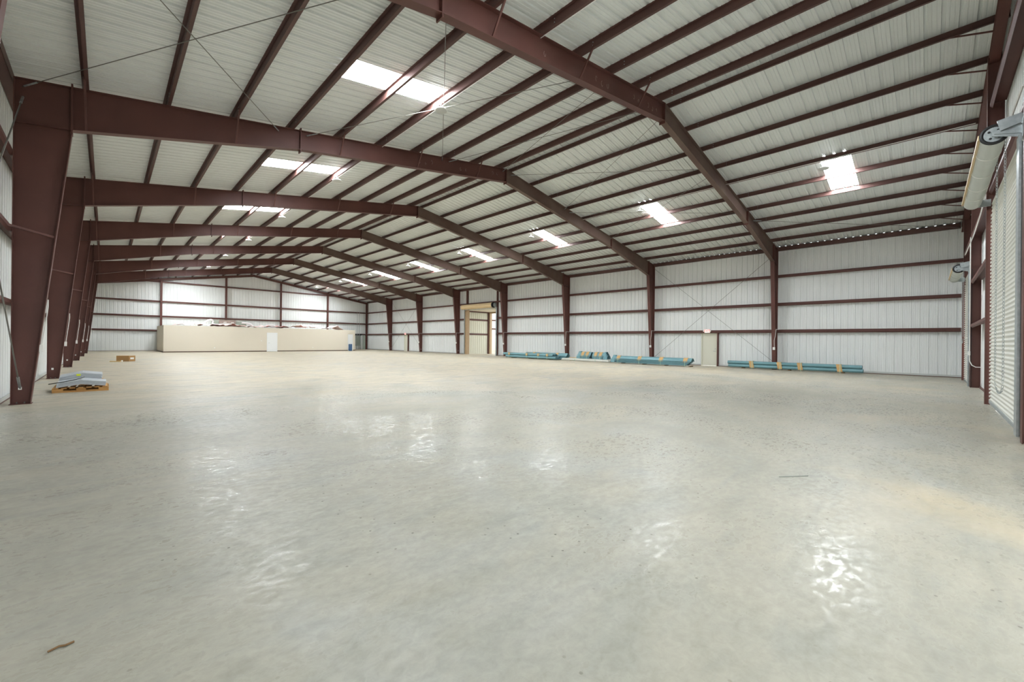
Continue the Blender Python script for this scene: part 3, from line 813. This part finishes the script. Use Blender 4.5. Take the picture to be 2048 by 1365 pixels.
flex('white flexible duct bending down right of the air handler', [(10.9, 54.6, 3.22), (11.4, 54.6, 3.20), (11.8, 54.55, 3.05), (12.0, 54.5, 2.82)], .11)
flex('white flexible duct looped above the office door', [(13.1, 54.4, 2.82), (13.5, 54.4, 3.02), (14.0, 54.4, 3.05), (14.5, 54.4, 2.80)], .09)
# blue drum by the recess
t = thing('plastic_drum', 'blue plastic drum in front of the white recessed office door', 'drum', (22.30, 52.1, 0))
m_ = MB().tube([(22.30, 52.1, z) for z in (0, .03, .28, .30, .32, .56, .58, .60, .82, .86)], .22, 24, rr=[.20, .215, .215, .225, .215, .215, .225, .215, .215, .20])
m_.build('body', 'blue', t, True)
MB().tube([(22.30, 52.1, .86), (22.30, 52.1, .875)], .205, 24).build('lid', 'blue', t)
# switchgear on the far wall
t = thing('switchgear_cabinet', 'grey electrical cabinet on legs against the far wall near the right corner', 'electrical panel', (26.65, 59.5, 0))
MB().box(26.28, 26.92, 59.35, 59.6, .55, 2.02).build('cabinet', 'panelgrey', t)
MB().box(26.32, 26.88, 59.335, 59.35, .60, 1.97).build('door', 'panelgrey', t)
for x in (26.4, 26.75): MB().tube([(x, 59.48, 0), (x, 59.48, .55)], .04, 8).build('leg', 'panelgrey', t)
MB().box(26.1, 27.3, 59.5, 59.6, 2.08, 2.30).build('wireway', 'black', t)
for x in (26.45, 26.8): MB().tube([(x, 59.5, 2.0), (x, 59.5, 5.6)], .025, 8).build('conduit', 'galv', t)
tag(MB().tube([(27.2, 59.5, 0), (27.2, 59.5, 2.15)], .05, 10).build('stand_pipe', 'white', origin=(27.2, 59.5, 0)), 'white vertical pipe beside the grey electrical cabinet', 'pipe')
tag(MB().box(27.45, 27.75, 59.55, 59.6, 0, 2.1).build('backer_board', 'greensheet', origin=(27.6, 59.58, 1)), 'pale grey green board on the far wall next to the corner post', 'board')

# ------------------------------------------------------------------ teal bundles along the right wall
def trough(x, z, w, h, th):
    """nested ridge-trim profile: hump with two feet, as a closed outline in XZ"""
    half = [(-w/2, 0), (-w/2, .036), (-w/2+.05, .040), (-w*.36, h*.45), (-w*.28, h*.72), (-w*.14, h*.95), (0, h)]
    pts = half+[(-a, b) for a, b in reversed(half[:-1])]
    up = [(x+a, z+b) for a, b in pts]
    ins = [(-w/2+th, 0), (-w/2+th, .036-th), (-w/2+.05, .040-th), (-w*.36+th, h*.45-th), (-w*.28+th, h*.72-th), (-w*.14, h*.95-th), (0, h-th)]
    lo = [(x+a, z+b) for a, b in (ins+[(-a, b) for a, b in reversed(ins[:-1])])]
    return up+list(reversed(lo))
def pad(mb, xf, xb, y, w, z0, z1, tilt=0.0):
    mb.prism([(xf-.012, y-w/2, z0), (xf-.012, y+w/2, z0), (xf-.012, y+w/2+tilt, z1), (xf-.012, y-w/2+tilt, z1)], (.01, 0, 0))
    mb.box(xf-.012, xb, y-w/2+tilt, y+w/2+tilt, z1, z1+.012)
def strap_mb(xf, xb, y, z0, z1):
    m_ = MB(); w = .014
    m_.box(xf-.018, xf-.013, y-w, y+w, z0, z1+.02); m_.box(xf-.018, xb+.018, y-w, y+w, z1+.014, z1+.02); m_.box(xb+.013, xb+.018, y-w, y+w, z0, z1+.02)
    return m_
def tube_bundle(label, x0, ya, yb, r, rows, cols, pads, tilt, stagger=None):
    t = thing('pipe_bundle', label, 'pipe bundle', (x0+r*cols, (ya+yb)/2, 0), 'strapped teal bundles along the right wall')
    z0 = .05
    for c in range(cols):
        for q in range(rows):
            dy = (stagger or [0, 0])[q % 2]
            x = x0+r+c*2*r; z = z0+r+q*2*r*.985
            n = 20; m_ = MB()
            m_.tube([(x, ya+dy, z), (x, yb+dy, z)], r*.985, n, caps=False)
            m_.tube([(x, ya+dy, z), (x, yb+dy, z)], r*.90, n, caps=False)
            for yy in (ya+dy, yb+dy):
                k = len(m_.v)
                for R in (r*.985, r*.90): m_.v += [(x+R*math.cos(2*PI*j/n), yy, z+R*math.sin(2*PI*j/n)) for j in range(n)]
                for j in range(n): m_.f.append((k+j, k+(j+1) % n, k+n+(j+1) % n, k+n+j))
            m_.build('pipe', 'teal', t, True)
    zt_ = z0+2*r*rows
    for y in pads:
        m_ = MB(); pad(m_, x0, x0+2*r*cols*.6, y, .22, z0+.02 if rows == 2 and tilt else zt_-.2, zt_, tilt); m_.build('cardboard_pad', 'card', t)
        strap_mb(x0, x0+2*r*cols, y+.0, .0, zt_).build('strap', 'strap', t)
    for y in (ya+.8, (ya+yb)/2, yb-.8):
        MB().box(x0+.01, x0+2*r*cols, y-.05, y+.05, 0, .05).build('spacer_block', 'twig', t)
    return t
def trough_bundle(label, xc, ya, yb, w, h, n, step, pads, z0=.05, taper=.05, block=True, dome=0):
    t = thing('trim_bundle', label, 'trim bundle', (xc, (ya+yb)/2, 0), 'strapped teal bundles along the right wall')
    for q in range(n):
        e = taper*(n-1-q)
        pts = trough(xc, z0+.012+step*q, w, h, .008)
        MB().xz(pts, ya+e, yb-e*.4).build('trim_length', 'teal', t, True)
    zt_ = z0+step*(n-1)+h; xf = xc-w/2
    if dome:
        ye = yb if dome > 0 else ya
        for q in range(3):
            hh = zt_-z0+.05-.12*q
            arc = [(xc+w*.47*math.cos(a), z0+.01+hh*math.sin(a)) for a in [PI*i/14 for i in range(15)]]
            inn = [(xc+(w*.47-.01)*math.cos(a), z0+.01+(hh-.01)*math.sin(a)) for a in [PI*i/14 for i in range(15)]]
            d = .16+.07*q
            MB().xz(arc+list(reversed(inn)), min(ye-dome*.04, ye+dome*d), max(ye-dome*.04, ye+dome*d)).build('end_piece', 'teal', t, True)
        MB().xz([(xc+w*.45*math.cos(a), z0+.01+(zt_-z0+.03)*math.sin(a)) for a in [PI*i/14 for i in range(15)]], min(ye, ye+dome*.02), max(ye, ye+dome*.02)).build('end_cap', 'teal', t)
    for y in pads:
        m_ = MB()
        m_.xz([(xf-.012, z0+step*(n-1)-.02), (xf-.004, z0+step*(n-1)-.02), (xc-w*.33, zt_-h*.35), (xc-w*.12, zt_+.015), (xc+w*.1, zt_+.02), (xc+w*.1, zt_+.03), (xc-w*.13, zt_+.028), (xc-w*.36, zt_-h*.33)], y-.13, y+.13)
        m_.build('cardboard_pad', 'card', t)
        s_ = MB(); s_.box(xf-.018, xf-.013, y-.014, y+.014, 0 if block else z0, z0+step*(n-1)+.02)
        s_.xz([(xf-.018, z0+step*(n-1)), (xc-w*.14, zt_+.03), (xc-w*.14, zt_+.036), (xf-.018, z0+step*(n-1)+.008)], y-.014, y+.014)
        s_.build('strap', 'strap', t)
    if block:
        for y in pads: MB().box(xf+.02, xc+w/2-.02, y-.32, y-.22, 0, z0).build('spacer_block', 'twig', t)
    return t
tube_bundle('long two row teal pipe bundle with tilted cardboard pads, nearest the camera', 27.2, 2.30, 8.62, .098, 2, 2, [7.31, 5.89, 4.92, 3.21], .06, [0, .04])
trough_bundle('long nested teal trim bundle lying left of the nearer cream exit door', 26.05, 10.30, 15.74, .52, .22, 5, .062, [15.42, 13.81, 12.28, 10.69], taper=.08, dome=1)
# sheets under the two short bundles
t = thing('sheet_stack', 'flat stack of off-white sheets on the floor under two short teal bundles', 'sheet stack', (26.75, 18.6, 0))
for q in range(4): MB().box(26.2+.02*q, 27.4+.01*q, 16.45+.03*q, 20.85-.02*q, .03+.035*q, .06+.035*q).build('sheet', 'curtain', t)
for y in (17.2, 20.0): MB().box(26.25, 27.35, y-.05, y+.05, 0, .03).build('spacer_block', 'plank', t)
for y in (17.6, 19.5): MB().box(26.18, 26.19, y-.015, y+.015, .0, .172).build('strap', 'strap', t)
tag(MB().box(27.2, 27.34, 19.75, 21.2, .172, .21).build('wood_plank', 'plank', origin=(27.27, 20.4, .19)), 'pine plank lying on the left end of the off-white sheet stack', 'plank')
trough_bundle('short humped teal trim bundle on the off-white sheets, farther of the two', 26.85, 18.30, 19.32, 0.58, .30, 5, .055, [19.05, 18.62], .172, .03, False, 1)
trough_bundle('short humped teal trim bundle on the off-white sheets, nearer of the two', 26.85, 17.12, 18.14, 0.58, .29, 5, .055, [17.85, 17.42], .172, .03, False, -1)
tube_bundle('two row teal pipe bundle beside the passage opening, farthest from the camera', 25.6, 20.95, 26.75, .105, 2, 3, [26.28, 24.13, 22.82, 21.84], 0, [0, .3])
trough_bundle('nested teal trim bundle tucked behind the farthest pipe bundle', 26.75, 20.55, 25.2, .52, .25, 5, .055, [21.6, 24.2])

# ------------------------------------------------------------------ pallet with grey flashing, box, litter on the left
t = thing('wooden_pallet', 'wooden pallet under two stacks of grey flashing near the second column', 'pallet', (-.48, 16.58, 0))
px0, px1, py0, py1 = -1.0, .06, 16.02, 17.14
for y in (py0, (py0+py1)/2-.045, py1-.09):
    m_ = MB()
    m_.xz([(px0, 0), (px1, 0), (px1, .10), (px0+.86, .10), (px0+.86, .045), (px0+.62, .045), (px0+.62, .10), (px0+.44, .10), (px0+.44, .045), (px0+.2, .045), (px0+.2, .10), (px0, .10)], y, y+.09)
    m_.build('stringer', 'wood', t)
for q in range(7):
    x = px0+.005+q*.155
    MB().box(x, x+.10, py0-.01, py1+.01, .10, .125).build('deck_board', 'wood', t)
def flashing(label, xs, y0, y1, z_l, z_m, z_r, th, dz):
    t = thing('flashing_stack', label, 'flashing stack', (xs[1], (y0+y1)/2, z_m), 'bent grey flashing stacks on the pallet')
    n = 9; rr = random.Random(int(y0*10))
    for q in range(n):
        o0 = th*q/n; o1 = th*(q+.72)/n; j = rr.uniform(-.012, .012)
        m_ = MB()
        a = [(xs[0]+j, z_l+o0), (xs[1]+j*.4, z_m+o0), (xs[2]+j, z_r+o0), (xs[2]+j, z_r+o1), (xs[1]+j*.4, z_m+o1), (xs[0]+j, z_l+o1)]
        m_.prism([(x, y0+j, z) for x, z in a], (0, y1-y0, dz))
        m_.build('flashing_sheet', 'greysheet', t)
    return t
flashing('front stack of bent grey flashing on the wooden pallet', (-.92, -.47, .0), 16.06, 16.56, .130, .205, .135, .115, .03)
bk = flashing('rear stack of bent grey flashing on the wooden pallet, topped by a yellow tag', (-.90, -.47, -.08), 16.60, 17.12, .245, .345, .285, .135, .035)
MB().box(-.58, -.50, 16.582, 16.59, .395, .445).build('tag', 'yellow', bk)
for a in (-.85, -.1): MB().box(a-.05, a+.05, 16.64, 17.08, .125, .238 if a < -.5 else .27).build('packing_block', 'wood', bk)
tag(MB().tube([(-1.05, 15.9, .25), (-.8, 16.0, .285), (-.55, 16.03, .34), (-.42, 16.3, .375)], .012, 6).build('packing_strap', 'black', origin=(-.7, 16.1, .3)), 'loose black strap draped over the front flashing stack', 'strap')
# cardboard carton
t = thing('cardboard_box', 'brown cardboard box with a white label on the floor past the pallet', 'box', (.85, 34.35, 0))
A = Vector((.44, 34.42, 0)); B = Vector((.99, 34.05, 0)); Cc = Vector((1.28, 34.24, 0)); D_ = A+(Cc-B)
MB().prism([A, B, Cc, D_], (0, 0, .35)).build('carton', 'boxcard', t)
n_ = (Cc-B).normalized(); out = Vector((n_.y, -n_.x, 0))
p0 = B+(Cc-B)*.2+out*.002; p1 = B+(Cc-B)*.78+out*.002
MB().prism([p0+Vector((0, 0, .13)), p1+Vector((0, 0, .13)), p1+Vector((0, 0, .24)), p0+Vector((0, 0, .24))], out*.003).build('label', 'white', t)
mid = (A+D_)/2; mid2 = (B+Cc)/2
MB().prism([mid+Vector((-.02, -.03, .35)), mid2+Vector((-.02, -.03, .35)), mid2+Vector((.02, .03, .35)), mid+Vector((.02, .03, .35))], (0, 0, .003)).build('tape', 'tan', t)
tag(MB().bar((.17, 34.0, .03), (.62, 33.78, .03), .09, .05).build('wood_offcut', 'plank', origin=(.4, 33.9, 0)), 'short wood offcut on the floor left of the cardboard box', 'wood offcut')
tag(MB().tube([(.68, 33.86, 0), (.68, 33.86, .09)], .045, 14, rr=[.035, .048]).build('paper_cup', 'white', origin=(.68, 33.86, 0)), 'small white paper cup in front of the cardboard box', 'cup')
# litter in the foreground
tag(MB().tube([(-.185, 2.90, .006), (-.15, 2.912, .008), (-.13, 2.903, .007), (-.10, 2.912, .006)], .005, 5).build('twig', 'twig', origin=(-.14, 2.905, 0)), 'small brown twig on the floor at lower left', 'twig')
tag(MB().tube([(5.37, 1.16, .005), (5.5, 1.06, .006), (5.66, .94, .005)], .004, 5).build('wire_offcut', 'panelgrey', origin=(5.5, 1.05, 0)), 'thin dark wire offcut on the floor at centre right', 'wire')

# ------------------------------------------------------------------ light
w = bpy.data.worlds.new('World'); sc.world = w; w.use_nodes = True
bg = w.node_tree.nodes['Background']; bg.inputs['Color'].default_value = (.93, .97, 1, 1); bg.inputs['Strength'].default_value = 1.35
sun = bpy.data.lights.new('sun', 'SUN'); sun.energy = 6.0; sun.angle = math.radians(.6)
so = bpy.data.objects.new('sun', sun); C.objects.link(so)
so.rotation_euler = Vector((-1, .20, -.20)).to_track_quat('-Z', 'Y').to_euler()

# ------------------------------------------------------------------ camera
cam = bpy.data.cameras.new('camera'); co = bpy.data.objects.new('camera', cam); C.objects.link(co)
cam.sensor_width = 36; cam.lens = 36*821.66/2048; cam.clip_start = .05; cam.clip_end = 300
yaw = math.radians(44.6448); roll = math.radians(.6163)
fwd = Vector((math.sin(yaw), math.cos(yaw), 0)); rgt = Vector((math.cos(yaw), -math.sin(yaw), 0)); up = Vector((0, 0, 1))
# image roll: a world point turns clockwise on screen by `roll`
r2 = rgt*math.cos(roll)+up*math.sin(roll)*(1); u2 = up*math.cos(roll)-rgt*math.sin(roll)*(1)
SGN = 1
R3 = Matrix((r2, u2, -fwd)).transposed()
co.matrix_world = Matrix.Translation((0, 0, 1.4934)) @ R3.to_4x4()
sc.camera = co

sc.view_settings.view_transform = 'Standard'; sc.view_settings.look = 'None'; sc.view_settings.gamma = 1
sc.view_settings.use_curve_mapping = False
sc.view_settings.exposure = 1.12
sc.cycles.max_bounces = 12; sc.cycles.diffuse_bounces = 7; sc.cycles.glossy_bounces = 3
sc.cycles.sample_clamp_indirect = 8.0
